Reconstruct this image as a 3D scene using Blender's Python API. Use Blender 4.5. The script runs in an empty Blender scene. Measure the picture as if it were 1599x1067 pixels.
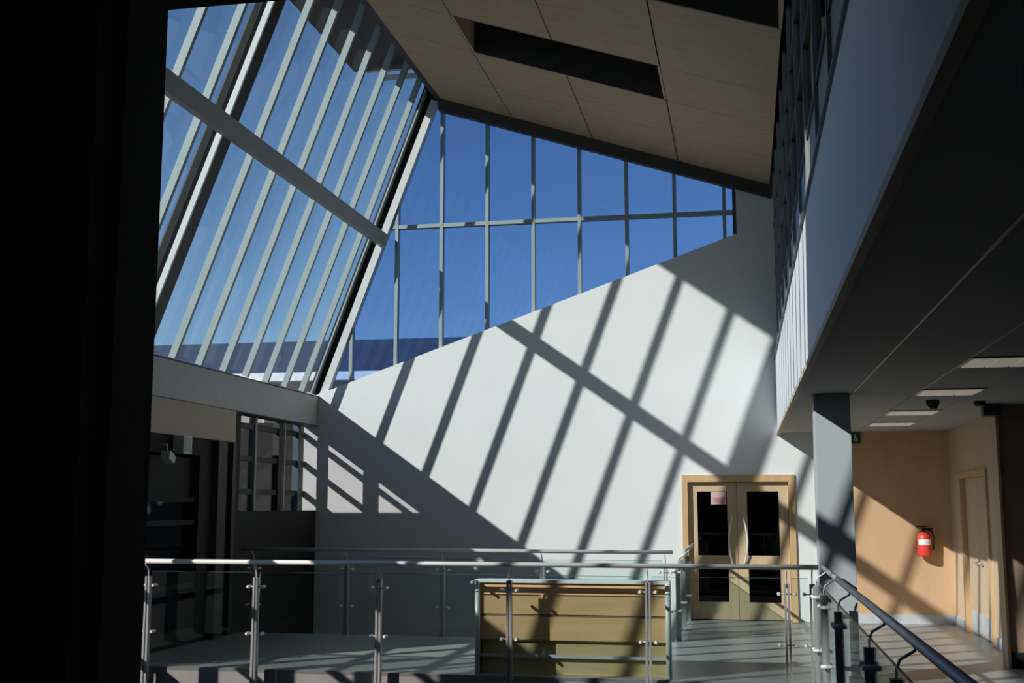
import bpy, bmesh, math, random
from mathutils import Vector, Matrix

random.seed(7)
scene = bpy.context.scene
C = scene.collection

# ------------------------------------------------------------------ camera
EYE = Vector((0.0, 0.0, 1.68))
PITCH, YAW, FPX = 0.13785, 0.19321, 1844.0
cam_d = bpy.data.cameras.new('camera')
cam_d.sensor_fit = 'HORIZONTAL'
cam_d.sensor_width = 36.0
cam_d.lens = 36.0 * FPX / 1599.0
cam_d.clip_start = 0.05
cam_d.clip_end = 2000
cam = bpy.data.objects.new('camera', cam_d)
C.objects.link(cam)
cam.location = EYE
cam.rotation_euler = (math.pi / 2 + PITCH, 0, YAW)
scene.camera = cam

# ------------------------------------------------------------------ sky, sun, exposure
SUN = Vector((1.055, 1.0, -0.745)).normalized()          # direction the light travels
world = bpy.data.worlds.new('world')
scene.world = world
world.use_nodes = True
wn = world.node_tree
wn.nodes.clear()
sky = wn.nodes.new('ShaderNodeTexSky')
sky.sky_type = 'NISHITA'
sky.sun_disc = False
sky.sun_elevation = math.asin(-SUN.z)
sky.sun_rotation = math.atan2(-SUN.x, -SUN.y)
sky.altitude = 300
sky.air_density = 1.0
sky.dust_density = 0.0
sky.ozone_density = 4.0
bg = wn.nodes.new('ShaderNodeBackground')
bg.inputs['Strength'].default_value = 0.100
wo = wn.nodes.new('ShaderNodeOutputWorld')
wn.links.new(sky.outputs[0], bg.inputs[0])
wn.links.new(bg.outputs[0], wo.inputs[0])

sd = bpy.data.lights.new('sun', 'SUN')
sd.energy = 4.85
sd.angle = math.radians(0.55)
sd.color = (1.0, 0.935, 0.85)
so = bpy.data.objects.new('sun', sd)
C.objects.link(so)
so.location = (-20, -20, 25)
so.rotation_euler = SUN.to_track_quat('-Z', 'Y').to_euler()

vs = scene.view_settings
vs.view_transform = 'Standard'
vs.look = 'None'
vs.exposure = 0.0
vs.gamma = 1.0
vs.use_curve_mapping = False
try:
    scene.cycles.transparent_max_bounces = 32
except Exception:
    pass

# ------------------------------------------------------------------ materials
MATS = {}


def mat(name, col, rough=0.6, metal=0.0, vary=0.08, scale=6.0, bump=0.0, spec=0.5, stretch=None, emit=None):
    if name in MATS:
        return MATS[name]
    m = bpy.data.materials.new(name)
    m.use_nodes = True
    nt = m.node_tree
    b = nt.nodes['Principled BSDF']
    b.inputs['Roughness'].default_value = rough
    b.inputs['Metallic'].default_value = metal
    b.inputs['Specular IOR Level'].default_value = spec
    tc = nt.nodes.new('ShaderNodeTexCoord')
    mp = nt.nodes.new('ShaderNodeMapping')
    if stretch:
        mp.inputs['Scale'].default_value = stretch
    nz = nt.nodes.new('ShaderNodeTexNoise')
    nz.inputs['Scale'].default_value = scale
    nz.inputs['Detail'].default_value = 4
    rp = nt.nodes.new('ShaderNodeMapRange')
    rp.inputs['From Min'].default_value = 0.3
    rp.inputs['From Max'].default_value = 0.7
    rp.inputs['To Min'].default_value = 1 - vary
    rp.inputs['To Max'].default_value = 1 + vary
    mx = nt.nodes.new('ShaderNodeVectorMath')
    mx.operation = 'SCALE'
    mx.inputs[0].default_value = col[:3]
    nt.links.new(tc.outputs['Object'], mp.inputs['Vector'])
    nt.links.new(mp.outputs['Vector'], nz.inputs['Vector'])
    nt.links.new(nz.outputs['Fac'], rp.inputs['Value'])
    nt.links.new(rp.outputs['Result'], mx.inputs['Scale'])
    nt.links.new(mx.outputs['Vector'], b.inputs['Base Color'])
    if bump:
        bp = nt.nodes.new('ShaderNodeBump')
        bp.inputs['Strength'].default_value = bump
        bp.inputs['Distance'].default_value = 0.01
        nt.links.new(nz.outputs['Fac'], bp.inputs['Height'])
        nt.links.new(bp.outputs['Normal'], b.inputs['Normal'])
    if emit:
        b.inputs['Emission Color'].default_value = (*emit[:3], 1)
        b.inputs['Emission Strength'].default_value = emit[3]
    MATS[name] = m
    return m


def glass(name, tint, refl=1.0, ior=1.5, rough=0.0):
    m = bpy.data.materials.new(name)
    m.use_nodes = True
    nt = m.node_tree
    nt.nodes.clear()
    out = nt.nodes.new('ShaderNodeOutputMaterial')
    tr = nt.nodes.new('ShaderNodeBsdfTransparent')
    tr.inputs['Color'].default_value = (*tint, 1)
    gl = nt.nodes.new('ShaderNodeBsdfGlossy')
    gl.inputs['Roughness'].default_value = rough
    fr = nt.nodes.new('ShaderNodeFresnel')
    fr.inputs['IOR'].default_value = ior
    mu = nt.nodes.new('ShaderNodeMath')
    mu.operation = 'MULTIPLY'
    mu.inputs[1].default_value = refl
    mix = nt.nodes.new('ShaderNodeMixShader')
    nt.links.new(fr.outputs[0], mu.inputs[0])
    nt.links.new(mu.outputs[0], mix.inputs[0])
    nt.links.new(tr.outputs[0], mix.inputs[1])
    nt.links.new(gl.outputs[0], mix.inputs[2])
    nt.links.new(mix.outputs[0], out.inputs[0])
    MATS[name] = m
    return m


M_WHITE = mat('white_plaster', (0.78, 0.79, 0.77), 0.85, vary=0.02, scale=1.5)
M_FASCIA = mat('white_painted_board', (0.74, 0.76, 0.78), 0.6, vary=0.02, scale=1.0)
M_SOFFIT = mat('grey_soffit_board', (0.46, 0.45, 0.43), 0.8, vary=0.03, scale=3)
M_PLY = mat('beige_plywood', (0.55, 0.37, 0.235), 0.7, vary=0.10, scale=2.5, stretch=(1.0, 6.0, 1.0))
M_DARKLINE = mat('black_joint_backing', (0.03, 0.028, 0.025), 0.9)
M_STEEL = mat('painted_grey_green_steel', (0.31, 0.37, 0.365), 0.5, vary=0.03)
M_FRAME = mat('painted_frame_white', (0.62, 0.64, 0.62), 0.5, vary=0.03)
M_PURLIN = mat('grey_painted_purlin', (0.30, 0.31, 0.30), 0.55, vary=0.04)
M_GUTTER = mat('grey_green_gutter_steel', (0.42, 0.45, 0.43), 0.5, vary=0.04)
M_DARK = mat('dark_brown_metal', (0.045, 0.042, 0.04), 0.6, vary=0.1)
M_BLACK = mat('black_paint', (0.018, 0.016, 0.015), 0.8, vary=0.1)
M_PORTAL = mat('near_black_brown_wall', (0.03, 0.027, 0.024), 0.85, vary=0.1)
M_FLOOR = mat('grey_sheet_floor', (0.33, 0.35, 0.35), 0.33, vary=0.05, scale=1.2)
M_SLABEDGE = mat('pale_concrete_slab_edge', (0.25, 0.235, 0.23), 0.7, vary=0.06, scale=8)
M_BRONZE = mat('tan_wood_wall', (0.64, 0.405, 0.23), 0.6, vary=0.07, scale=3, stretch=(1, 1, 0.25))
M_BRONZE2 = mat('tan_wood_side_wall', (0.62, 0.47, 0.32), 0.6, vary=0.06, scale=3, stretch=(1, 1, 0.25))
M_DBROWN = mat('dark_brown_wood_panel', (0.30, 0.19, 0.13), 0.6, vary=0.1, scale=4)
M_BEECH = mat('beech_door_wood', (0.62, 0.46, 0.29), 0.45, vary=0.08, scale=5, stretch=(4, 4, 0.4))
M_OAKFRAME = mat('orange_wood_frame', (0.62, 0.40, 0.22), 0.5, vary=0.08, scale=5, stretch=(4, 4, 0.4))
M_COUNTER = mat('honey_wood_panel', (0.84, 0.49, 0.25), 0.5, vary=0.08, scale=4, stretch=(0.4, 3, 3))
M_COUNTERL = mat('olive_wood_panel', (0.58, 0.42, 0.21), 0.5, vary=0.08, scale=4, stretch=(0.4, 3, 3))
M_CHROME = mat('brushed_stainless', (0.74, 0.73, 0.70), 0.42, metal=0.15, vary=0.03)
M_POST = mat('satin_steel_post', (0.36, 0.36, 0.355), 0.4, metal=0.25, vary=0.04)
M_SKIRT = mat('pale_grey_skirting', (0.52, 0.54, 0.55), 0.5)
M_RED = mat('red_enamel', (0.75, 0.05, 0.03), 0.35)
M_LABEL = mat('white_paper_label', (0.82, 0.82, 0.80), 0.7)
M_PINK = mat('pink_paper', (0.55, 0.25, 0.28), 0.8)
M_PINKP = mat('pale_pink_print', (0.62, 0.42, 0.42), 0.8)
M_GREEN = mat('exit_green', (0.01, 0.11, 0.03), 0.5)
M_LAMP = mat('lamp_diffuser', (0.75, 0.72, 0.60), 0.5, emit=(1.0, 0.92, 0.75, 0.16))
M_LAMPRIM = mat('lamp_rim', (0.6, 0.6, 0.58), 0.4)
M_SPANDREL = mat('pale_teal_spandrel', (0.20, 0.28, 0.28), 0.35, vary=0.04)
M_ROOF = mat('slate_blue_roof', (0.055, 0.07, 0.11), 0.6, vary=0.12, scale=0.8)
M_RENDER = mat('pinkish_render', (0.52, 0.44, 0.41), 0.85, vary=0.05)
M_EAVES = mat('white_eaves_board', (0.75, 0.76, 0.78), 0.6)
M_BLOCK = mat('dark_blue_grey_cladding', (0.07, 0.085, 0.11), 0.6, vary=0.1)
M_GROUND = mat('tarmac_ground', (0.11, 0.11, 0.105), 0.9, vary=0.15, scale=0.4)
M_BLUEWALL = mat('dull_blue_panel', (0.09, 0.12, 0.16), 0.5, vary=0.08)
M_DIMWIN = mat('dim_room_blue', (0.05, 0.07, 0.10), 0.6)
M_BEIGE = mat('beige_fascia_panel', (0.56, 0.46, 0.35), 0.7, vary=0.05, scale=3)
M_HALL = mat('lower_hall_grey', (0.22, 0.22, 0.22), 0.8)
G_WIN = glass('window_glass', (0.90, 0.955, 0.99), 0.07)
G_END = glass('end_window_blue_glass', (0.655, 0.765, 0.945), 0.40)
G_RAIL = glass('green_tint_railing_glass', (0.935, 0.98, 0.973), 0.4)
G_RAILEDGE = mat('green_glass_edge', (0.03, 0.09, 0.08), 0.2)
G_DARK = glass('dark_door_glass', (0.45, 0.5, 0.5), 0.8)
G_LOW = glass('low_window_glass', (0.80, 0.81, 0.84), 0.04)
G_DIM = glass('dim_window_glass', (0.5, 0.55, 0.6), 0.2)
G_UP = glass('upper_wall_glass', (0.6, 0.66, 0.66), 0.9)


# ------------------------------------------------------------------ mesh helpers
class MB:
    def __init__(self):
        self.v, self.f = [], []

    def add(self, verts, faces):
        o = len(self.v)
        self.v += [tuple(p) for p in verts]
        self.f += [tuple(i + o for i in f) for f in faces]
        return self

    def box(self, x0, x1, y0, y1, z0, z1):
        return self.add([(x0, y0, z0), (x1, y0, z0), (x1, y1, z0), (x0, y1, z0),
                         (x0, y0, z1), (x1, y0, z1), (x1, y1, z1), (x0, y1, z1)],
                        [(0, 3, 2, 1), (4, 5, 6, 7), (0, 1, 5, 4), (1, 2, 6, 5), (2, 3, 7, 6), (3, 0, 4, 7)])

    def prism(self, poly, fn, a, b):
        """poly: list of 2D points; fn(p, t) -> 3D; extruded from t=a to t=b"""
        n = len(poly)
        vs_ = [fn(p, a) for p in poly] + [fn(p, b) for p in poly]
        fs = [tuple(range(n - 1, -1, -1)), tuple(range(n, 2 * n))]
        fs += [(i, (i + 1) % n, n + (i + 1) % n, n + i) for i in range(n)]
        return self.add(vs_, fs)

    def tube(self, pts, r, seg=8, caps=True):
        pts = [Vector(p) for p in pts]
        rad = r if isinstance(r, (list, tuple)) else [r] * len(pts)
        rings = []
        up = None
        for i, p in enumerate(pts):
            if i == 0:
                d = pts[1] - p
            elif i == len(pts) - 1:
                d = p - pts[i - 1]
            else:
                d = (pts[i + 1] - p).normalized() + (p - pts[i - 1]).normalized()
            d.normalize()
            if up is None:
                a = Vector((0, 0, 1)) if abs(d.z) < 0.9 else Vector((1, 0, 0))
                up = d.cross(a).normalized()
            up = (up - d * up.dot(d)).normalized()
            w = d.cross(up)
            rings.append([p + (up * math.cos(t) + w * math.sin(t)) * rad[i]
                          for t in [2 * math.pi * k / seg for k in range(seg)]])
        vs_ = [q for rg in rings for q in rg]
        fs = []
        for i in range(len(pts) - 1):
            for k in range(seg):
                fs.append((i * seg + k, i * seg + (k + 1) % seg, (i + 1) * seg + (k + 1) % seg, (i + 1) * seg + k))
        if caps:
            fs.append(tuple(range(seg - 1, -1, -1)))
            fs.append(tuple(range((len(pts) - 1) * seg, len(pts) * seg)))
        return self.add(vs_, fs)

    def lathe(self, prof, cx, cy, seg=20, axis='z'):
        vs_, fs = [], []
        for r, h in prof:
            for k in range(seg):
                t = 2 * math.pi * k / seg
                if axis == 'z':
                    vs_.append((cx + r * math.cos(t), cy + r * math.sin(t), h))
        n = len(prof)
        for i in range(n - 1):
            for k in range(seg):
                fs.append((i * seg + k, i * seg + (k + 1) % seg, (i + 1) * seg + (k + 1) % seg, (i + 1) * seg + k))
        fs.append(tuple(range(seg - 1, -1, -1)))
        fs.append(tuple(range((n - 1) * seg, n * seg)))
        return self.add(vs_, fs)

    def mesh(self, name, m, smooth=False, bevel=0.0):
        me = bpy.data.meshes.new(name)
        me.from_pydata(self.v, [], self.f)
        bm = bmesh.new()
        bm.from_mesh(me)
        bmesh.ops.recalc_face_normals(bm, faces=bm.faces[:])
        if bevel:
            bmesh.ops.bevel(bm, geom=[e for e in bm.edges if e.is_manifold and e.calc_face_angle(0) > 0.6],
                            offset=bevel, segments=2, profile=0.7, affect='EDGES', clamp_overlap=True)
        bm.to_mesh(me)
        bm.free()
        me.materials.append(m)
        if smooth:
            for p in me.polygons:
                p.use_smooth = len(p.vertices) == 4
        return me

    def build(self, name, m, parent=None, smooth=False, bevel=0.0):
        return link(name, self.mesh(name, m, smooth, bevel), parent)


def link(name, me, parent=None, loc=None):
    o = bpy.data.objects.new(name, me)
    C.objects.link(o)
    if parent is not None:
        o.parent = parent
        if loc is not None:
            o.location = loc
        else:
            # geometry is written in world space: cancel the parent's offset
            par = parent
            off = Vector((0, 0, 0))
            while par is not None:
                off += Vector(par.location)
                par = par.parent
            o.location = -off
    elif loc is not None:
        o.location = loc
    return o


def thing(name, label, cat, loc=(0, 0, 0), group=None):
    o = bpy.data.objects.new(name, None)
    C.objects.link(o)
    o.empty_display_size = 0.1
    o.location = loc
    return tag(o, label, cat, group)


def tag(o, label, cat, group=None):
    o['label'] = label
    o['category'] = cat
    if group:
        o['group'] = group
    return o


def struct(o, label=None):
    o['kind'] = 'structure'
    if label:
        o['label'] = label
    return o


def sempty(name, label=None, loc=(0, 0, 0)):
    o = bpy.data.objects.new(name, None)
    C.objects.link(o)
    o.empty_display_size = 0.1
    o.location = loc
    return struct(o, label)


def XZ(p, t):
    return (p[0], t, p[1])


def YZ(p, t):
    return (t, p[0], p[1])


def clip(poly, a, b, c):
    """keep a*x+b*z<=c"""
    out = []
    for i in range(len(poly)):
        p, q = poly[i], poly[(i + 1) % len(poly)]
        dp, dq = a * p[0] + b * p[1] - c, a * q[0] + b * q[1] - c
        if dp <= 0:
            out.append(p)
        if dp * dq < 0:
            t = dp / (dp - dq)
            out.append((p[0] + (q[0] - p[0]) * t, p[1] + (q[1] - p[1]) * t))
    return out


# ------------------------------------------------------------------ main dimensions
YE = 18.06                       # inner face of the gable wall
XL = -6.72                       # inner face of the low side wall
XF = 0.50                        # fascia of the gallery
ZS = 2.75                        # soffit height
ZF = 3.85                        # top of the fascia
HALL = -3.6                      # floor of the hall below


def ceil_z(x):
    return 6.543 - 0.331 * (x - 0.48)


def sill_z(x):
    return 3.466 + 0.3518 * (x + 6.69)


# ------------------------------------------------------------------ setting: ground, floors, walls
struct(MB().box(-300, 300, -300, 300, -4.3, -4.0).build('ground', M_GROUND), 'dark tarmac ground outside')

floor = struct(MB().box(-0.90, 3.6, 11.85, YE + 0.2, -0.35, 0)
               .box(XL, -0.90, 11.85, 15.15, -0.35, 0)
               .box(0.62, 6.2, 1.0, 11.85, -0.35, 0).build('floor', M_FLOOR), 'grey glossy landing floor')
MB().box(XL, 0.62, 11.835, 11.849, -0.35, -0.004).build('slab_edge', M_SLABEDGE, floor)
MB().box(0.606, 0.619, 1.0, 11.835, -0.35, -0.004).build('slab_edge', M_SLABEDGE, floor)
MB().box(XL, -0.90, 15.151, 15.165, -0.35, -0.004).build('slab_edge', M_SLABEDGE, floor)
MB().box(-7.2, 6.2, -1.6, 1.0, -0.35, 0).build('near_landing', M_FLOOR, floor)
MB().box(-7.2, 6.2, 0.9, 18.3, HALL - 0.2, HALL).build('lower_hall_floor', M_HALL, floor)

# gable wall with raking top and a door opening
wall_back = struct(MB().prism([(-6.95, HALL), (-0.93, HALL), (-0.93, 2.13), (0.72, 2.13), (0.72, -0.3), (1.06, -0.3),
                               (1.06, 7.2), (-0.02, 7.2), (-0.02, sill_z(-0.02)), (-6.95, sill_z(-6.95))],
                              XZ, YE, YE + 0.24).build('wall_back', M_WHITE), 'white gable wall with raking top edge')
MB().prism([(-4.9, ceil_z(-4.9) - 0.02), (-0.02, ceil_z(-0.02) - 0.02), (-0.02, 7.9), (-4.9, 9.4)], XZ, YE + 0.02, YE + 0.24) \
    .build('gable_infill', M_DARK, wall_back)
MB().box(1.025, 1.065, YE - 0.025, YE + 0.02, 0, ZS).build('corner_bead', M_OAKFRAME, wall_back)

# corridor walls
wr = struct(MB().box(1.06, 3.1, YE, YE + 0.24, 0, ZS).build('wall_corridor_back', M_BRONZE), 'tan wood wall at corridor end')
MB().box(1.07, 2.9, YE - 0.02, YE, 0, 0.13).build('skirting', M_SKIRT, wr)
ws = struct(MB().box(2.90, 3.14, 17.14, YE, 0, ZS).box(2.90, 3.14, 13.64, 15.30, 0, ZS).box(2.90, 3.14, 15.30, 17.14, 2.12, ZS)
            .build('wall_corridor_right', M_BRONZE2), 'tan wood side wall of corridor')
MB().box(2.88, 2.90, 13.66, 15.22, 0, 0.13).build('skirting', M_SKIRT, ws)
MB().box(2.88, 2.90, 17.2, 18.04, 0, 0.13).build('skirting', M_SKIRT, ws)
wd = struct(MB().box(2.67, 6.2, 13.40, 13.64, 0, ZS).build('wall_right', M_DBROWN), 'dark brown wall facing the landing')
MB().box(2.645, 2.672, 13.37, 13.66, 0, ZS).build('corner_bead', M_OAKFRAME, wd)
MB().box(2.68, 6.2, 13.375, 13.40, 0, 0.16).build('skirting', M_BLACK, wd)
# outer shell that closes the building on the sides the photograph does not show
struct(MB().box(6.2, 6.4, -1.8, 18.3, HALL, 7.4).box(-7.2, 0.5, -1.8, -1.6, HALL, 3.5).box(0.5, 6.4, -1.8, -1.6, HALL, 8.5).box(-7.2, -7.0, -1.8, 3.4, HALL, 3.5).box(0.5, 0.64, -1.8, 3.5, ZF + 0.05, 8.5)
       .build('wall_outer', M_PORTAL), 'dark outer walls behind the viewer')
struct(MB().box(0.9, 1.1, 1.0, 18.06, HALL, -0.35).box(-7.2, 1.1, 0.8, 1.0, HALL, -0.35).build('wall_lower_hall', M_HALL),
       'grey walls of the hall below')

# near portal: dark wall, jamb and lintel
PORT = [(-7.2, HALL), (-7.2, 3.4), (-6.72, 3.41), (-4.72, 8.94), (-1.951, 8.94), (-1.951, HALL)]
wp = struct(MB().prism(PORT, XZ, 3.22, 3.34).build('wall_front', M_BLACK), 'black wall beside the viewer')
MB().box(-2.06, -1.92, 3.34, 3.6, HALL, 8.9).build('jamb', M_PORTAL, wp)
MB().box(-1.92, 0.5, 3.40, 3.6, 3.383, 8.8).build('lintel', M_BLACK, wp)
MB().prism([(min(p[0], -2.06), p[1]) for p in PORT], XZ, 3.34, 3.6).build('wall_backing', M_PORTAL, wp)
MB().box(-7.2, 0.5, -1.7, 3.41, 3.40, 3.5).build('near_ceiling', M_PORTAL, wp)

# ------------------------------------------------------------------ ceiling: plywood panels, recesses, roof
def ceil_mesh(mb, x0, x1, y0, y1, d0, d1):
    """slab that follows the ceiling slope, from d0 to d1 above it"""
    return mb.prism([(x0, ceil_z(x0) + d0), (x1, ceil_z(x1) + d0), (x1, ceil_z(x1) + d1), (x0, ceil_z(x0) + d1)], XZ, y0, y1)


ceiling = struct(ceil_mesh(MB(), -4.76, 0.62, 3.4, YE + 0.02, 0.62, 0.70).build('ceiling', M_DARKLINE), 'sloping ceiling of beige plywood panels')
cols = [-4.76, -3.52, -2.22, -0.885, 0.50]
rows = [3.6, 5.6, 7.6, 9.4, 10.70, 11.92, 13.92, 15.15, 16.6, YE]
g = 0.008
for i in range(4):
    for j in range(len(rows) - 1):
        y0, y1 = rows[j], rows[j + 1]
        slot = (j == 6 and i in (1, 2)) or (j == 4 and i == 3) or (j == 2 and i in (1, 2))
        if slot:
            continue
        ceil_mesh(MB(), cols[i] + g, cols[i + 1] - g, y0 + g * 0.5, y1 - g * 0.5, 0, 0.03).build('panel', M_PLY, ceiling)
# shadow-gap backing behind the panels, left open at the slots
for i in range(4):
    for j in range(len(rows) - 1):
        slot = (j == 6 and i in (1, 2)) or (j == 4 and i == 3) or (j == 2 and i in (1, 2))
        if not slot:
            ceil_mesh(MB(), cols[i], cols[i + 1], rows[j], rows[j + 1], 0.035, 0.06).build('backing', M_DARKLINE, ceiling)
# recess linings
for (x0, x1, y0, y1) in ((-3.52, -0.885, 13.92, 15.15), (-0.885, 0.5, 10.70, 11.92), (-3.52, -0.885, 7.6, 9.4)):
    mb = MB()
    ceil_mesh(mb, x0, x0 + 0.03, y0, y1, 0, 0.6)
    ceil_mesh(mb, x1 - 0.03, x1, y0, y1, 0, 0.6)
    mb.build('recess_cheek', M_PLY, ceiling)
    mb = MB()
    ceil_mesh(mb, x0, x1, y0 - 0.02, y0 + 0.01, 0, 0.6)
    ceil_mesh(mb, x0, x1, y1 - 0.01, y1 + 0.02, 0, 0.6)
    ceil_mesh(mb, x0, x1, y0, y1, 0.55, 0.6)
    mb.build('recess_lining', M_DARK, ceiling)

roof = struct(MB().prism([(-6.30, 8.95), (-4.66, 8.95), (-4.66, 9.30), (-6.30, 9.30)], XZ, 3.3, 18.32)
              .build('trim_eaves', M_DARK), 'dark eaves over the head of the glazing')
MB().prism([(-4.9, 9.10), (6.4, 7.45), (6.4, 7.6), (-4.9, 9.3)], XZ, -1.8, 18.3).build('roof_deck', M_DARK, roof)
MB().box(-6.10, -4.90, 18.32, 18.40, 8.95, 9.03).build('eaves_edge', M_EAVES, roof)
MB().box(-5.85, -4.90, 18.34, 18.42, 8.80, 8.87).build('eaves_edge', M_EAVES, roof)
MB().box(-4.80, -4.70, 3.3, YE, 8.26, 9.3).build('head_board', M_DARK, roof)
MB().prism([(-4.75, ceil_z(-4.75) - 0.2), (0.5, ceil_z(0.5) - 0.2), (0.5, ceil_z(0.5)), (-4.75, ceil_z(-4.75))], XZ, YE - 0.07, YE + 0.06) \
    .build('gable_head_trim', M_DARK, roof)

# ------------------------------------------------------------------ window_1: the sloping side glazing
S = Vector((0.352, 0, 0.936)).normalized()
N = Vector((-0.936, 0, 0.352)).normalized()
P0 = Vector((-5.685, 0, 5.96))


def slope_fn(p, t):           # p = (outward offset, y), t along the slope
    q = P0 + N * p[0] + S * t
    return (q.x, p[1], q.z)


SB, ST = -2.74, 3.18
w1 = sempty('window_1', 'sloping side glazing of slim steel rafters')
pitch_y = 0.7235
raft_y = [17.68 - pitch_y * k for k in range(20)]
raft_y[7] = 12.52
MAIN = {7}
raft_me = MB().prism([(0.185, -0.028), (0.275, -0.028), (0.275, 0.028), (0.185, 0.028)], slope_fn, SB, ST - 0.02).mesh('rafter', M_STEEL)


def ibeam():
    a, b, f, wv, h = 0.16, 0.41, 0.018, 0.010, 0.115
    mb = MB()
    mb.prism([(a + f, -h), (a + f + 0.07, -h), (a + f + 0.07, h), (a + f, h)], slope_fn, SB, ST - 0.02)
    web = MB().prism([(b - f, -h), (b, -h), (b, h), (b - f, h)], slope_fn, SB, ST - 0.02)  # web and outer flange coloured dark for the shade they lie in
    web.prism([(a + f + 0.07, -wv), (b - f, -wv), (b - f, wv), (a + f + 0.07, wv)], slope_fn, SB, ST - 0.02)
    shade_mb = MB().prism([(a, -h), (a + f, -h), (a + f, h), (a, h)], slope_fn, SB, ST - 0.02)  # dark sheet that paints in the shade on the beam's inner face
    return mb.mesh('main_rafter', M_FRAME), web.mesh('web', M_DARK), shade_mb.mesh('shade_plate', M_DARK)


ib = ibeam()
for k, y in enumerate(raft_y):
    if k in MAIN:
        mr = link('main_rafter', ib[0], w1, (0, y, 0))
        link('web', ib[1], mr, (0, 0, 0))
        link('shade_plate', ib[2], mr, (0, 0, 0))
    else:
        link('rafter', raft_me, w1, (0, y, 0))
# the frame standing against the gable wall
MB().prism([(-0.02, YE + 0.06), (0.095, YE + 0.06), (0.095, YE + 0.20), (-0.02, YE + 0.20)], slope_fn, SB, ST - 0.6).build('end_frame', M_FRAME, w1)
MB().prism([(0.10, YE + 0.10), (0.30, YE + 0.10), (0.30, YE + 0.20), (0.10, YE + 0.20)], slope_fn, SB, ST - 0.45).build('end_frame_outer', M_BLACK, w1)
MB().prism([(0.20, YE - 0.02), (0.225, YE - 0.02), (0.225, YE + 0.09), (0.20, YE + 0.09)], slope_fn, SB, ST - 0.6).build('glazing_bead', M_STEEL, w1)
MB().prism([(-0.085, -0.10), (0.085, -0.10), (0.085, 0.10), (-0.085, 0.10)],
           lambda p, t: tuple(P0 + N * p[0] + S * p[1] + Vector((0, t, 0))), 3.6, YE + 0.02).build('purlin', M_PURLIN, w1)
raft_y.append(3.63)
for k in range(len(raft_y)):
    ya = raft_y[k] + (0.12 if k in MAIN else 0.0)
    yb = (raft_y[k - 1] - (0.12 if (k - 1) in MAIN else 0.0)) if k else YE + 0.16
    for s0, s1 in ((SB, -0.02), (0.02, ST)):
        MB().prism([(0.280, ya + 0.012), (0.294, ya + 0.012), (0.294, yb - 0.012), (0.280, yb - 0.012)], slope_fn, s0, s1).build('pane', G_WIN, w1)

cleat = MB().prism([(0.085, -0.05), (0.185, -0.05), (0.185, 0.05), (0.085, 0.05)], slope_fn, -0.03, 0.03).mesh('cleat', M_PURLIN)
for y in raft_y[:-1]:
    link('cleat', cleat, w1, (0, y, 0))

# gutter beam under the sloping glazing
gt = struct(MB().box(-6.95, XL, 3.6, YE, 2.95, 3.41).build('trim_gutter', M_GUTTER), 'grey gutter beam below the sloping glazing')
MB().box(-6.955, XL + 0.012, 3.6, YE, 3.41, 3.425).build('gutter_lip', M_DARK, gt)
MB().box(-6.955, XL + 0.012, 3.6, YE, 2.935, 2.95).build('gutter_lip', M_DARK, gt)

# ------------------------------------------------------------------ window_2: the gable window
w2 = sempty('window_2', 'tall gable window with raking sill')
region = [(-7, 3), (0.5, 3), (0.5, 9), (-7, 9)]
region = clip(region, 0.3518, -1, 0.3518 * 6.69 - 3.466 + 0.02)            # above the sill
region = clip(region, 0.331, 1, 6.543 + 0.331 * 0.48 - 0.02)               # below the ceiling
region = clip(region, -1, 0.376, 5.72 + 0.376 * 5.96)                      # right of the end frame
region = clip(region, 1, 0, -0.03)
mull_x = [-6.22, -5.47, -4.72, -3.965, -3.21, -2.465, -1.715, -0.965, -0.20]


def span(x):
    zs = []
    for i in range(len(region)):
        p, q = region[i], region[(i + 1) % len(region)]
        if (p[0] - x) * (q[0] - x) <= 0 and abs(p[0] - q[0]) > 1e-6:
            zs.append(p[1] + (q[1] - p[1]) * (x - p[0]) / (q[0] - p[0]))
    return min(zs), max(zs)


for x in mull_x:
    z0, z1 = span(x)
    MB().box(x - 0.027, x + 0.027, YE + 0.09, YE + 0.21, z0 - 0.03, z1 + 0.01).build('mullion', M_STEEL, w2)
z0, z1 = span(-0.05)
MB().box(-0.075, -0.02, YE + 0.08, YE + 0.22, z0 - 0.03, z1).build('jamb', M_DARK, w2)
MB().box(-5.63, -0.02, YE + 0.095, YE + 0.205, 6.155, 6.215).build('transom', M_STEEL, w2)
xs = [-6.7] + mull_x + [-0.03]
for i in range(len(xs) - 1):
    for lo, hi in ((3.0, 6.185), (6.185, 9.0)):
        c = clip(clip(clip(clip(region, -1, 0, -xs[i]), 1, 0, xs[i + 1]), 0, -1, -lo), 0, 1, hi)
        if len(c) >= 3:
            MB().prism(c, XZ, YE + 0.155, YE + 0.165).build('pane', G_END, w2)

# ------------------------------------------------------------------ low side wall under the gutter
wl = struct(MB().box(-6.95, XL, 3.6, 8.0, HALL, 2.95).box(-6.95, XL, 8.0, 11.3, HALL, 0.05).box(-6.95, XL, 11.3, 12.35, HALL, 2.95)
            .box(-6.95, XL, 12.35, 13.9, HALL, 0.18).box(-6.95, XL, 12.35, 13.9, 2.30, 2.95).box(-6.95, XL, 13.9, 15.1, HALL, 2.95)
            .box(-6.95, XL, 15.1, YE, HALL, 1.60).build('wall_left', M_BLACK), 'black low wall under the gutter')
MB().box(XL, XL + 0.03, 11.9, 14.87, 2.515, 2.935).build('fascia_panel', M_BEIGE, wl)
MB().box(XL, XL + 0.09, 14.25, 14.50, -0.0, 2.51).build('pier', M_DARK, wl)
MB().box(XL, XL + 0.06, 14.75, 14.86, -0.0, 2.51).build('pier', M_DARK, wl)

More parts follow.
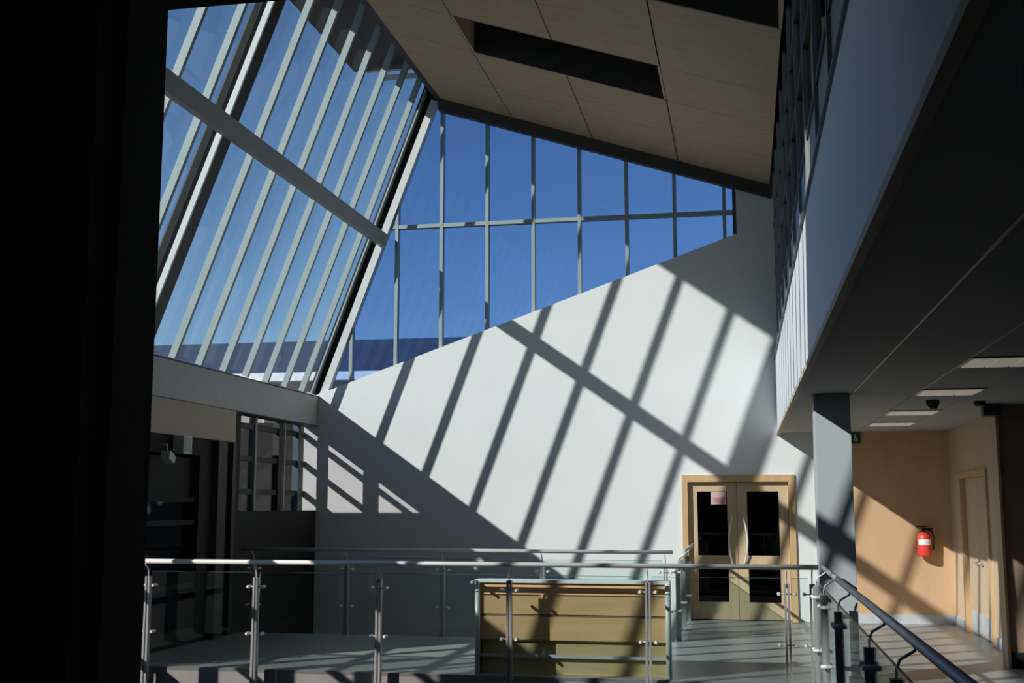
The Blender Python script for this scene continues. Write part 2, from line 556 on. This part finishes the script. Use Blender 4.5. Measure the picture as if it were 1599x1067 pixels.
w3 = sempty('window_3', 'dark window with glazing bars in the low wall')
for z in (0.70, 1.47, 1.75):
    MB().box(-6.86, -6.76, 12.35, 13.9, z - 0.03, z + 0.03).build('transom', M_BLACK, w3)
zz = [0.18, 0.70, 1.47, 1.75, 2.30]
for i in range(4):
    MB().box(-6.83, -6.82, 12.35, 13.9, zz[i] + 0.03, zz[i + 1] - 0.03).build('pane', G_DIM if i < 3 else M_BLACK, w3)
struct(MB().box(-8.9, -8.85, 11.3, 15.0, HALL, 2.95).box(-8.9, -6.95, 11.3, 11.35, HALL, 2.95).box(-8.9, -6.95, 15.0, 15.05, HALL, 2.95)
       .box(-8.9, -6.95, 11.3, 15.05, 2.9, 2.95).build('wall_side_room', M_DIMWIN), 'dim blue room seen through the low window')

w4 = sempty('window_4', 'low glazing with three rails beside the gable wall')
for y, wv, m in ((15.16, 0.10, M_DARK), (16.05, 0.07, M_STEEL), (16.98, 0.16, M_DARK), (17.75, 0.09, M_BLUEWALL)):
    MB().box(-7.00, -6.90, y - wv / 2, y + wv / 2, 1.58, 2.95).build('post', m, w4)
MB().box(-6.90, -6.885, 17.10, 17.13, 1.62, 2.93).build('bright_rod', M_FRAME, w4)
for z in (2.80, 2.34, 1.87):
    MB().box(-6.98, -6.92, 15.1, YE, z - 0.038, z + 0.038).build('rail', M_DARK, w4)
yy = [15.16, 16.05, 16.98, 17.75, YE]
for i in range(4):
    MB().box(-6.965, -6.955, yy[i], yy[i + 1], 1.60, 2.95).build('pane', G_LOW, w4)

w5 = sempty('window_5', 'low glazing beside the near void')
for y in (8.06, 8.9, 9.7, 10.5, 11.26):
    MB().box(-7.00, -6.90, y - 0.06, y + 0.06, 0.05, 2.95).build('post', M_DARK, w5)
for z in (0.55, 1.25, 1.95, 2.6):
    MB().box(-6.98, -6.92, 8.0, 11.3, z - 0.04, z + 0.04).build('rail', M_DARK, w5)

# ------------------------------------------------------------------ gallery on the right: fascia, soffit, upper wall glazing
wg = struct(MB().box(XF, 0.53, -1.6, YE, ZS - 0.005, ZF).build('wall_gallery_fascia', M_FASCIA), 'white gallery fascia above the corridor')
MB().box(XF - 0.015, XF + 0.03, -1.6, YE, ZS - 0.03, ZS + 0.012).build('edge_bead', M_BEIGE, wg)
MB().box(XF - 0.02, XF + 0.06, -1.6, YE, ZF, ZF + 0.025).build('cap_flashing', M_BLUEWALL, wg)
MB().box(0.62, 6.2, -1.6, YE, ZF - 0.3, ZF).build('gallery_floor', M_HALL, wg)

soffit = struct(MB().box(0.53, 6.2, -1.6, YE, ZS + 0.03, ZS + 0.06).build('ceiling_corridor', M_DARKLINE), 'grey corridor soffit')
scol = [0.53, 1.04, 1.64, 2.20, 2.90, 4.4, 6.2]
for i in range(6):
    MB().box(scol[i] + 0.004, scol[i + 1] - 0.004, -1.6, YE, ZS, ZS + 0.03).build('panel', M_SOFFIT, soffit)
for x in (1.04, 1.64):
    MB().box(x - 0.008, x + 0.008, -1.6, 11.6, ZS - 0.006, ZS + 0.01).build('cover_strip', M_LAMPRIM, soffit)

w6 = sempty('window_6', 'dark upper gallery glazing above the fascia')
my = [0.6 + 1.2 * k for k in range(15)]
for y in my:
    MB().box(0.52, 0.60, y - 0.018, y + 0.018, ZF + 0.02, ceil_z(0.56) + 0.1).build('mullion', M_PURLIN, w6)
for z in (4.47, 5.2, 5.9):
    MB().box(0.53, 0.59, 0.6, YE, z - 0.03, z + 0.03).build('transom', M_DARK, w6)
for k in range(len(my)):
    ya, yb = my[k] + 0.025, (my[k + 1] - 0.025 if k + 1 < len(my) else YE)
    MB().box(0.545, 0.56, ya, yb, ZF + 0.02, 4.44).build('spandrel', M_SPANDREL, w6)
    for z0, z1 in ((4.50, 5.17), (5.23, 5.87), (5.93, 6.62)):
        MB().box(0.552, 0.562, ya, yb, z0, z1).build('pane', G_UP, w6)
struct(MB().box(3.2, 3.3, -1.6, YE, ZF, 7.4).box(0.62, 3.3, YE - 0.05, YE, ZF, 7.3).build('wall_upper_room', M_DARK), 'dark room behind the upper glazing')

# ------------------------------------------------------------------ doors
d1 = sempty('door_1', 'beech double door with tall glazed panels')
MB().prism([(-0.93, 0.0), (-0.93, 2.13), (0.72, 2.13), (0.72, 0.0), (0.63, 0.0), (0.63, 2.025), (-0.845, 2.025), (-0.845, 0.0)],
           XZ, YE - 0.03, YE + 0.16).build('door_frame', M_OAKFRAME, d1)


def door_leaf(xa, xb, ga, gb, hx, bow):
    y0, y1 = YE + 0.045, YE + 0.09
    mb = MB()
    mb.box(xa, ga, y0, y1, 0.01, 2.02).box(gb, xb, y0, y1, 0.01, 2.02)
    mb.box(ga, gb, y0, y1, 1.885, 2.02).box(ga, gb, y0, y1, 0.80, 0.94).box(ga, gb, y0, y1, 0.01, 0.262)
    lf = mb.build('door_leaf', M_BEECH, d1)
    MB().box(ga, gb, y0 + 0.017, y0 + 0.027, 0.94, 1.885).build('pane', G_DARK, lf)
    MB().box(ga, gb, y0 + 0.017, y0 + 0.027, 0.262, 0.80).build('pane', G_DARK, lf)
    pts = []
    for k in range(13):
        t = k / 12
        b = math.sin(math.pi * t)
        pts.append((hx + bow * 0.055 * b, y0 - 0.025 - 0.04 * b, 0.80 + 0.70 * t))
    MB().tube([(hx, y0, 0.80)] + pts + [(hx, y0, 1.50)], 0.014, 8).build('pull_handle', M_CHROME, lf, smooth=True)
    return lf


door_leaf(-0.840, -0.128, -0.708, -0.266, -0.20, -1)
door_leaf(-0.122, 0.625, 0.026, 0.487, -0.035, 1)
struct(MB().box(-1.1, 0.9, 21.0, 21.1, -0.3, 2.6).box(-1.2, -1.1, YE + 0.24, 21.1, -0.3, 2.6).box(0.9, 1.0, YE + 0.24, 21.1, -0.3, 2.6)
       .box(-1.2, 1.0, YE + 0.24, 21.1, 2.5, 2.6).box(-1.2, 1.0, YE + 0.2, 21.1, -0.3, 0.0).build('wall_lobby', M_BLACK), 'black lobby behind the glazed doors')

d2 = sempty('door_2', 'tan wood double door in corridor side wall')
MB().prism([(15.30, 0.0), (15.30, 2.12), (17.14, 2.12), (17.14, 0.0), (17.06, 0.0), (17.06, 2.04), (15.38, 2.04), (15.38, 0.0)],
           YZ, 2.87, 3.06).build('door_frame', M_OAKFRAME, d2)
for ya, yb, hy in ((15.385, 16.215, 16.10), (16.225, 17.055, 16.34)):
    lf = MB().box(2.94, 2.985, ya, yb, 0.01, 2.035).build('door_leaf', M_BRONZE2, d2)
    MB().box(2.932, 2.94, ya + 0.04, yb - 0.04, 0.03, 0.30).build('kick_plate', M_SKIRT, lf)
    MB().tube([(2.94, hy, 0.95), (2.89, hy, 0.95), (2.88, hy + (0.10 if hy > 16.2 else -0.10), 0.95)], 0.010, 8).build('lever_handle', M_CHROME, lf, smooth=True)
MB().box(3.0, 3.1, 15.30, 17.14, 0, 2.12).build('backing', M_BLACK, d2)

# ------------------------------------------------------------------ column
col = thing('column', 'pale grey square column at the corner of the landing railing', 'column', (0.845, 11.92, 0))
MB().box(0.675, 1.015, 11.75, 12.09, 0, ZS - 0.001).build('shaft', mat('pale_blue_grey_paint', (0.45, 0.475, 0.48), 0.6, vary=0.02), col, bevel=0.008)
MB().box(0.655, 1.035, 11.73, 12.11, 0, 0.10).build('plinth', M_SKIRT, col)


# ------------------------------------------------------------------ railings
def post_mesh_x():
    """post standing in a railing that runs along x, local origin at slab level"""
    mb = MB()
    for s in (-1, 1):
        mb.prism([(s * 0.020 - 0.012, -0.30), (s * 0.020 + 0.012, -0.30), (s * 0.016 + 0.010, 0.94), (s * 0.016 - 0.008, 0.94)],
                 lambda p, t: (p[0], t, p[1]), -0.035, 0.025)
    return mb.mesh('post', M_POST)


def bracket_mesh():
    return MB().tube([(0, -0.005, 0.90), (0, -0.005, 0.98), (0, -0.02, 1.02), (0, -0.06, 1.045), (0, -0.085, 1.06), (0, -0.085, 1.09)], 0.007, 8) \
        .mesh('handrail_bracket', M_CHROME, smooth=True)


def clamp_mesh():
    mb = MB()
    for s in (-1, 1):
        mb.tube([(0, -0.005, 0), (s * 0.075, -0.005, 0)], 0.008, 6)
        mb.tube([(s * 0.075, -0.055, 0), (s * 0.075, -0.045, 0), (s * 0.075, 0.035, 0), (s * 0.075, 0.045, 0)], [0.011, 0.017, 0.017, 0.011], 10)
    return mb.mesh('glass_clamp', M_CHROME, smooth=True)


PM, BM, CM = post_mesh_x(), bracket_mesh(), clamp_mesh()


def railing(label, a, b, stations, ztop=1.10, gz0=0.06, gz1=0.99, rail_ext=(0.0, 0.0)):
    """a, b: ends on plan (x, y); stations: distances from a of the posts"""
    A, B = Vector((a[0], a[1], 0)), Vector((b[0], b[1], 0))
    d = (B - A).normalized()
    L = (B - A).length
    ang = math.atan2(d.y, d.x)
    t = thing('railing', label, 'railing', A)
    t.rotation_euler = (0, 0, ang)

    def part(name, me, loc, parent=t):
        o = bpy.data.objects.new(name, me)
        C.objects.link(o)
        o.parent = parent
        o.location = loc
        return o
    hr = MB().tube([(-rail_ext[0], -0.085, ztop), (L * 0.5, -0.085, ztop), (L + rail_ext[1], -0.085, ztop)], 0.024, 12).mesh('handrail', M_CHROME, smooth=True)
    part('handrail', hr, (0, 0, 0))
    for s in stations:
        p = part('post', PM, (s, 0, 0))
        part('handrail_bracket', BM, (0, 0, 0), p)
        for z in (0.37, 0.845):
            part('glass_clamp', CM, (0, 0, z), p)
    for i in range(len(stations) - 1):
        x0, x1 = stations[i] + 0.04, stations[i + 1] - 0.04
        me = MB().box(x0, x1, -0.012, 0.0, gz0, gz1).mesh('glass_panel', G_RAIL)
        gp = part('glass_panel', me, (0, 0, 0))
        em = MB().box(x0, x1, -0.0125, 0.0005, gz1, gz1 + 0.004).mesh('top_edge', G_RAILEDGE)
        part('top_edge', em, (0, 0, 0), gp)
    return t


# along the near edge of the landing
railing('long glass railing with steel handrail along the landing edge in front of the wooden counter', (-6.60, 11.72), (0.66, 11.72),
        [0.40, 1.61, 2.935, 4.28, 5.65, 6.965, 7.20])
# towards the viewer, beside the corridor
railing('steel handrail and glass panels running from the square column towards the viewer', (0.615, 1.4), (0.615, 11.58),
        [0.9, 2.5, 4.05, 5.2, 7.33, 8.9, 10.0])
# far edge of the landing
railing('glass railing in front of the shaded foot of the white gable wall', (-6.62, 15.10), (-0.90, 15.10), [0.15, 1.45, 2.75, 4.06, 5.62])
railing('short glass railing between the far railing and the double door', (-0.86, 15.15), (-0.86, 17.95), [0.12, 1.4, 2.7])

# ------------------------------------------------------------------ wooden counter behind the railing
ct = thing('counter', 'honey wood counter with steel frame behind the landing railing', 'counter', (-1.735, 12.3, 0))
CX0, CX1, CY = -2.72, -0.755, 12.0
MB().box(CX0 + 0.05, CX1 - 0.04, CY, CY + 0.03, 0.59, 0.90).build('front_board', M_COUNTER, ct)
MB().box(CX0 + 0.05, CX1 - 0.04, CY, CY + 0.03, 0.345, 0.565).build('front_board', M_COUNTER, ct)
MB().box(CX0 + 0.05, CX1 - 0.04, CY + 0.012, CY + 0.04, 0.560, 0.595).build('shadow_strip', M_DBROWN, ct)  # dark strip painted in for the handrail's shadow across the boards
MB().box(CX0 + 0.05, CX1 - 0.04, CY + 0.05, CY + 0.08, 0.0, 0.345).build('kick_board', M_COUNTERL, ct)
MB().box(CX0 + 0.05, CX1 - 0.04, CY + 0.0, CY + 0.08, 0.335, 0.345).build('bottom_board', M_COUNTERL, ct)
MB().box(CX0 + 0.05, CX1 - 0.04, CY - 0.01, CY + 0.02, 0.165, 0.195).build('foot_rail', M_SKIRT, ct)
MB().box(CX0 + 0.02, CX0 + 0.05, CY + 0.0, CY + 0.30, 0.0, 0.90).build('side_panel', M_DARK, ct)
MB().box(CX1 - 0.04, CX1 - 0.01, CY + 0.0, CY + 0.30, 0.0, 0.90).build('side_panel', M_COUNTERL, ct)
MB().box(CX0, CX1, CY - 0.03, CY + 0.12, 0.90, 0.935).build('worktop', M_CHROME, ct, bevel=0.006)
MB().tube([(CX0 + 0.02, CY - 0.02, 0.0), (CX0 + 0.02, CY - 0.02, 0.91)], 0.028, 10).build('corner_post', M_CHROME, ct, smooth=True)
MB().tube([(CX1 - 0.02, CY - 0.02, 0.0), (CX1 - 0.02, CY - 0.02, 0.91)], 0.028, 10).build('corner_post', M_CHROME, ct, smooth=True)
MB().tube([(CX0, CY, 0.915), (CX0, CY - 0.22, 0.915)], 0.016, 8).build('stub_rail', M_CHROME, ct, smooth=True)

# ------------------------------------------------------------------ corridor fittings
for k, (y, lab) in enumerate(((9.30, 'largest ceiling light panel, nearest along the corridor soffit'),
                              (11.72, 'second ceiling light panel from the viewer, just before the dome camera'),
                              (14.28, 'third ceiling light panel from the viewer, just beyond the dome camera'),
                              (16.25, 'smallest ceiling light panel, farthest along the corridor soffit'))):
    cl = thing('ceiling_light', lab, 'ceiling light', (1.92, y, ZS), 'square light panels in corridor soffit')
    MB().box(1.63, 2.21, y - 0.29, y + 0.29, ZS - 0.012, ZS - 0.001).build('frame', M_LAMPRIM, cl)
    for q in range(3):
        MB().box(1.665 + q * 0.175, 1.825 + q * 0.175, y - 0.26, y + 0.26, ZS - 0.020, ZS - 0.012).build('diffuser', M_LAMP, cl)

dc = thing('dome_camera', 'black dome camera hanging from the corridor soffit', 'camera', (1.92, 12.72, ZS))
MB().lathe([(0.06, ZS - 0.05), (0.068, ZS - 0.03), (0.068, ZS - 0.001)], 1.92, 12.72).build('mount', M_DARK, dc, smooth=True)
MB().lathe([(0.008, ZS - 0.10), (0.028, ZS - 0.095), (0.044, ZS - 0.082), (0.053, ZS - 0.065), (0.055, ZS - 0.05)], 1.92, 12.72).build('dome', mat('smoked_dome', (0.01, 0.012, 0.012), 0.1), dc, smooth=True)

sn = thing('alarm_sounder', 'small dark box under the soffit beside the dark brown wall', 'sensor', (2.60, 13.3, ZS))
MB().box(2.50, 2.68, 13.22, 13.36, 2.62, ZS - 0.002).build('housing', M_DARK, sn, bevel=0.01)
MB().lathe([(0.05, ZS - 0.05), (0.06, ZS - 0.03), (0.06, ZS - 0.002)], 2.42, 12.95).build('puck', M_DARK, sn, smooth=True)

ex = thing('exit_sign', 'small green exit sign under the soffit beside the column', 'sign', (1.615, YE - 0.03, 2.58))
MB().box(1.545, 1.685, YE - 0.045, YE - 0.005, 2.58, 2.735).build('plate', M_GREEN, ex)
fig = MB().box(1.59, 1.605, YE - 0.05, YE - 0.045, 2.605, 2.65)
fig.prism([(1.60, 2.655), (1.625, 2.66), (1.62, 2.69), (1.598, 2.685)], XZ, YE - 0.05, YE - 0.045)
fig.prism([(1.612, 2.655), (1.63, 2.63), (1.622, 2.605), (1.634, 2.602), (1.645, 2.632), (1.626, 2.662)], XZ, YE - 0.05, YE - 0.045)
fig.box(1.607, 1.624, YE - 0.05, YE - 0.045, 2.697, 2.714)
fig.build('pictogram', M_LABEL, ex)

fx, fy = 2.50, YE - 0.12
fe = thing('fire_extinguisher', 'red fire extinguisher with white label hung on the tan corridor wall', 'extinguisher', (fx, fy, 0.95))
MB().lathe([(0.085, 0.955), (0.095, 0.965), (0.097, 0.99), (0.097, 1.20), (0.09, 1.25), (0.06, 1.285), (0.03, 1.30)], fx, fy, 24).build('cylinder', M_RED, fe, smooth=True)
mb = MB()
n = 10
pts = [(fx + 0.0985 * math.sin(t), fy - 0.0985 * math.cos(t)) for t in [(-1.0 + 2.0 * k / n) for k in range(n + 1)]]
vs_ = [(p[0], p[1], z) for p in pts for z in (1.12, 1.20)] + [(fx + (p[0] - fx) * 0.97, fy + (p[1] - fy) * 0.97, z) for p in pts for z in (1.12, 1.20)]
m2 = 2 * (n + 1)
fs_ = [(2 * i, 2 * i + 2, 2 * i + 3, 2 * i + 1) for i in range(n)] + [(m2 + 2 * i, m2 + 2 * i + 1, m2 + 2 * i + 3, m2 + 2 * i + 2) for i in range(n)]
fs_ += [(2 * i, m2 + 2 * i, m2 + 2 * i + 2, 2 * i + 2) for i in range(n)] + [(2 * i + 1, 2 * i + 3, m2 + 2 * i + 3, m2 + 2 * i + 1) for i in range(n)]
mb.add(vs_, fs_).build('paper_label', M_LABEL, fe)
MB().tube([(fx, fy, 1.295), (fx, fy, 1.36)], 0.026, 10).box(fx - 0.025, fx + 0.12, fy - 0.02, fy + 0.02, 1.335, 1.36) \
    .box(fx - 0.10, fx + 0.05, fy - 0.018, fy + 0.018, 1.37, 1.39).build('valve_handle', M_BLACK, fe)
MB().tube([(fx + 0.03, fy, 1.34), (fx + 0.11, fy - 0.01, 1.31), (fx + 0.125, fy - 0.01, 1.22), (fx + 0.118, fy - 0.01, 1.05)], 0.012, 8).build('hose', M_BLACK, fe, smooth=True)
MB().box(fx - 0.03, fx + 0.03, fy + 0.08, YE, 1.10, 1.30).build('wall_bracket', M_DARK, fe)

nt_ = thing('notice', 'pink paper notice stuck inside the glazed panel of the double door', 'notice', (-0.385, YE + 0.058, 1.69))
MB().box(-0.505, -0.275, YE + 0.0575, YE + 0.0605, 1.69, 1.88).build('sheet', M_PINKP, nt_)
MB().box(-0.47, -0.31, YE + 0.0555, YE + 0.0575, 1.72, 1.80).build('printed_block', M_PINK, nt_)

fl = thing('floodlight', 'small white spotlight on the dark beam beneath the beige fascia panel', 'spotlight', (XL + 0.1, 12.75, 2.15))
MB().prism([(12.68, 2.22), (12.82, 2.16), (12.86, 2.24), (12.72, 2.31)], YZ, XL + 0.09, XL + 0.2).build('head', M_FRAME, fl)
MB().tube([(XL, 12.74, 2.38), (XL + 0.14, 12.74, 2.38), (XL + 0.14, 12.74, 2.28)], 0.012, 8).build('arm', M_FRAME, fl, smooth=True)
jb = thing('sunlit_bracket', 'white box standing for a sunlit post bracket below the beige fascia panel', 'box', (XL + 0.1, 13.2, 2.28))
MB().box(XL + 0.031, XL + 0.17, 13.10, 13.32, 2.29, 2.51).build('housing', M_FRAME, jb, bevel=0.008)  # white colour stands in for sunlight on a piece of post
MB().box(XL + 0.171, XL + 0.176, 13.13, 13.29, 2.32, 2.48).build('front_plate', M_SPANDREL, jb)

# ------------------------------------------------------------------ outside
bd = thing('building', 'far building with long slate-blue roof and white eaves beyond the gable window', 'building', (-22, 50, -4))
MB().box(-60, 6, 46.5, 60, -4.0, 6.85).build('wall', M_RENDER, bd)
MB().box(-60.6, 6.6, 45.9, 46.6, 6.78, 7.12).build('eaves', M_EAVES, bd)
MB().prism([(46.0, 7.12), (53.0, 9.45), (60.6, 7.12)], YZ, -60.6, 6.6).build('roof', M_ROOF, bd)
for k in range(14):
    x = -40 + 3.0 * k
    wv = MB().box(x - 0.7, x + 0.7, 46.40, 46.55, 3.9, 6.0).build('window', M_EAVES, bd)
    MB().box(x - 0.6, x + 0.6, 46.37, 46.41, 4.0, 5.9).build('pane', M_BLOCK, wv)

blk = thing('shade_block', 'dark block added outside the low side wall to shade the gable wall', 'building', (-8.8, 13.5, -4))  # added block; its top edge is shaped to cut the sun off the gable wall
MB().box(-10.6, -9.0, 10.9, 16.0, -4.0, 3.02).build('wall', M_BLOCK, blk)
MB().box(-9.0, -7.15, 15.2, 16.0, -4.0, 3.02).build('block_wing', M_BLUEWALL, blk)
MB().box(-16.0, -7.3, 20.0, 28.0, -4.0, 3.15).build('dark_backdrop', M_BLACK, blk)  # added black backdrop that keeps the view through the low glazing dark
MB().box(-10.65, -7.12, 15.15, 16.0, 3.02, 3.10).build('block_cap', M_DARK, blk)
